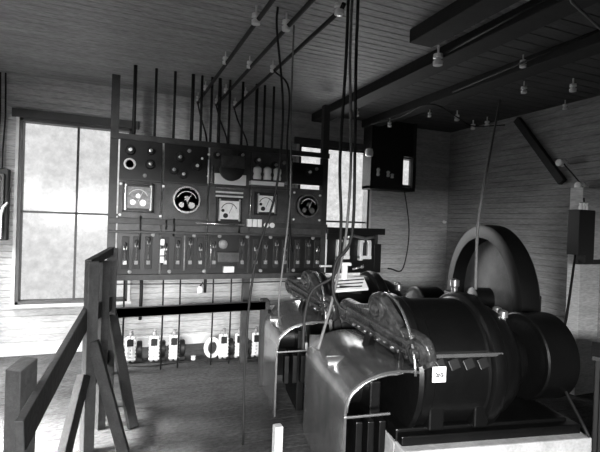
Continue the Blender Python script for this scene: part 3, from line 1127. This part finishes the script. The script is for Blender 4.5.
# ------------------------------------------------------------------ hanging cables
def cable(pts, r, m, label, grp=None, k=6):
    P = smoothpath(pts, k)
    return tag(MB().tube(P, r).build('hanging_cable', MT[m], None, P[0]), label, 'cable', grp)


def D(px, py, d):
    return atD(px, py, d)


def topz(px, py, d):
    """ceiling point straight above a pixel point at depth d"""
    q = atD(px, py, d)
    return V((q.x, q.y, ZC - .002))


node = D(336, 272, 3.05)
cable([topz(346, 60, 3.0), D(346, 60, 3.0), D(340, 160, 3.02), D(341, 225, 3.04), node, D(313, 290, 3.05), D(305, 315, 3.05), D(303, 350, 3.0)], .011, 'cord',
      'thick hanging cable, left of three at centre, looping to the rear hood', 'thick cables hanging at the centre')
cable([topz(350, 60, 3.06), D(350, 60, 3.06), D(351, 160, 3.06), D(346, 235, 3.06), D(338, 275, 3.07), D(331, 305, 3.02), D(318, 349, 2.85)], .010, 'palecord',
      'thick pale hanging cable, middle of three at centre, ending on the front hood', 'thick cables hanging at the centre')
cable([topz(356, 60, 3.0), D(356, 60, 3.0), D(355, 140, 3.0), D(352, 235, 3.0), D(336, 262, 3.03), D(333, 290, 3.02), D(339, 306, 3.0), D(346, 311, 2.98)], .011, 'cord',
      'thick hanging cable, right of three at centre, curling to the front brush casting', 'thick cables hanging at the centre')
a = WX[0]
cable([topz(277, 30, 3.3), D(277, 30, 3.3), D(283, 110, 3.3), D(276, 190, 3.3), D(256, 260, 3.28), D(246, 340, 3.28), V((D(243, 440, 3.3).x, D(243, 440, 3.3).y, .004))], .009, 'cord',
      'long dark cord from the ceiling curving down to the floor left of the generators')
q = D(289, 60, 4.0)
cable([V((WX[2], 4.19, 3.115)), D(289, 90, 4.1), D(287, 150, 4.3), D(290, 225, 4.55), V((1.95, 4.96, 1.30))], .009, 'cord',
      'dark cord dropping from the right ceiling wire to the lower switchboard panels')
cable([topz(291, 110, 3.6), D(291, 110, 3.6), D(290, 200, 3.55), D(279, 300, 3.5), mw_(OB, (.05, .1, .775))], .007, 'palecord',
      'thin pale cord from the ceiling to the top of the rear hood')
p = atZ(500, 100, ZC - .002)
cable([p, D(486, 175, 3.35), D(478, 225, 3.2), mw_(OA, (1.05, .40, 1.228))], .010, 'palecord',
      'slanting pale cord rising from the front generator ring toward the ceiling')
cable([V((4.02, 5.72, 2.255)), at(409, 230, 5.3), at(403, 268, 4.9), mw_(OB, (1.15, .45, 1.228))], .008, 'cord',
      'thin dark cord from the small framed board to the rear generator')
p = at(451, 225, 5.97)
tag(MB().tube([(p.x - .02, 5.985, 1.70), (p.x - .02, 5.985, 2.6)], .012).build('wall_conduit', MT['cord'], None, (p.x, 5.985, 1.7)),
    'thin vertical dark conduit in the back right corner above the wheel', 'conduit')
p = at(446, 222, 5.95)
tag(MB().lathe([(.03, 0), (.03, -.03), (.02, -.045), (0, -.05)], (p.x, Y1 + .004, p.z), 'y', 14).build('porcelain_insulator', MT['white'], None, (p.x, Y1, p.z)),
    'small white knob on the back wall beside the corner conduit', 'insulator')
s0 = V((at(573, 258, YS).x + .03, YS, 1.425))
cable([s0, D(566, 320, 3.5), D(556, 365, 3.2), mw_(OA, (1.58, -.03, .38)) + V((.0, -.012, 0))], .010, 'cord',
      'dark conduit curving from the right switch box down to the front foundation')
cable([atX(563, 163, X1 - .12), atX(582, 186, X1 - .12), V((s0.x + .09, YS, 1.94))], .008, 'cord', 'thin dark wire from the brace insulator down to the right switch box')

# dark cabinet at the lower right edge
p = atD(590, 400, 2.95)
zt = atD(594, 356, 2.95).z
t = thing('cabinet', 'black wooden cabinet cut off by the lower right photo edge', 'cabinet', (p.x, p.y, 0), -.97)
MB().box(.02, .60, .02, .45, 0, zt - .03, None, .006).build('carcass', MT['beam'], t)
MB().box(.0, .62, .0, .47, zt - .03, zt, None, .004).build('cabinet_top', MT['timber'], t)
d_ = MB().box(.05, .57, -.002, .019, .06, zt - .08, None, .004).build('door', MT['beam'], t)
MB().lathe([(.012, 0), (.018, -.03), (0, -.04)], (.5, -.002, .5), 'y', 12).build('door_knob', MT['brass'], d_)

# whitewashed block at the foot of the rear hood
p = atD(277.5, 440, 2.98)
tag(MB().box(p.x - .028, p.x + .028, p.y - .03, p.y + .03, 0, .30, None, .005).build('timber_block', MT['lime'], None, (p.x, p.y, 0)),
    'short whitewashed timber block standing between the two generator hoods', 'timber block')

# ------------------------------------------------------------------ light
W = bpy.data.worlds.new('overcast_sky')
SC.world = W
W.use_nodes = True
bg = W.node_tree.nodes['Background']
bg.inputs['Color'].default_value = (1, 1, 1, 1)
bg.inputs['Strength'].default_value = 1.0


def area(name, loc, rot, sx, sy, power, spread=180):
    d = bpy.data.lights.new(name, 'AREA')
    d.shape = 'RECTANGLE'
    d.size, d.size_y = sx, sy
    d.energy = power
    d.spread = radians(spread)
    o = bpy.data.objects.new(name, d)
    COL.objects.link(o)
    o.location = loc
    o.rotation_euler = rot
    return o


for k, (a, b, c, d) in enumerate(HL):
    e = (1, 1900, 620)[k]
    area('daylight', (X0 - .95, (a + b) / 2, 3.15), (0, -radians(90 - (58, 65, 58)[k]), 0), 2.0, 1.5, e, (105, 50, 105)[k])
area('daylight', ((HB[1][0] + HB[1][1]) / 2, Y1 + .6, 1.9), (-PI / 2 + radians(20), 0, 0), 1.7, 2.6, 85, 130)

area('daylight', (-2.1, -4.0, 2.2), (radians(90 - 5), 0, -radians(18)), 4.2, .7, 1850, 120)  # outside the unseen rear window, height set so upper walls stay dark
vs = SC.view_settings
vs.view_transform = 'Standard'
vs.look = 'None'
vs.gamma = 1
vs.use_curve_mapping = False
vs.exposure = -.06
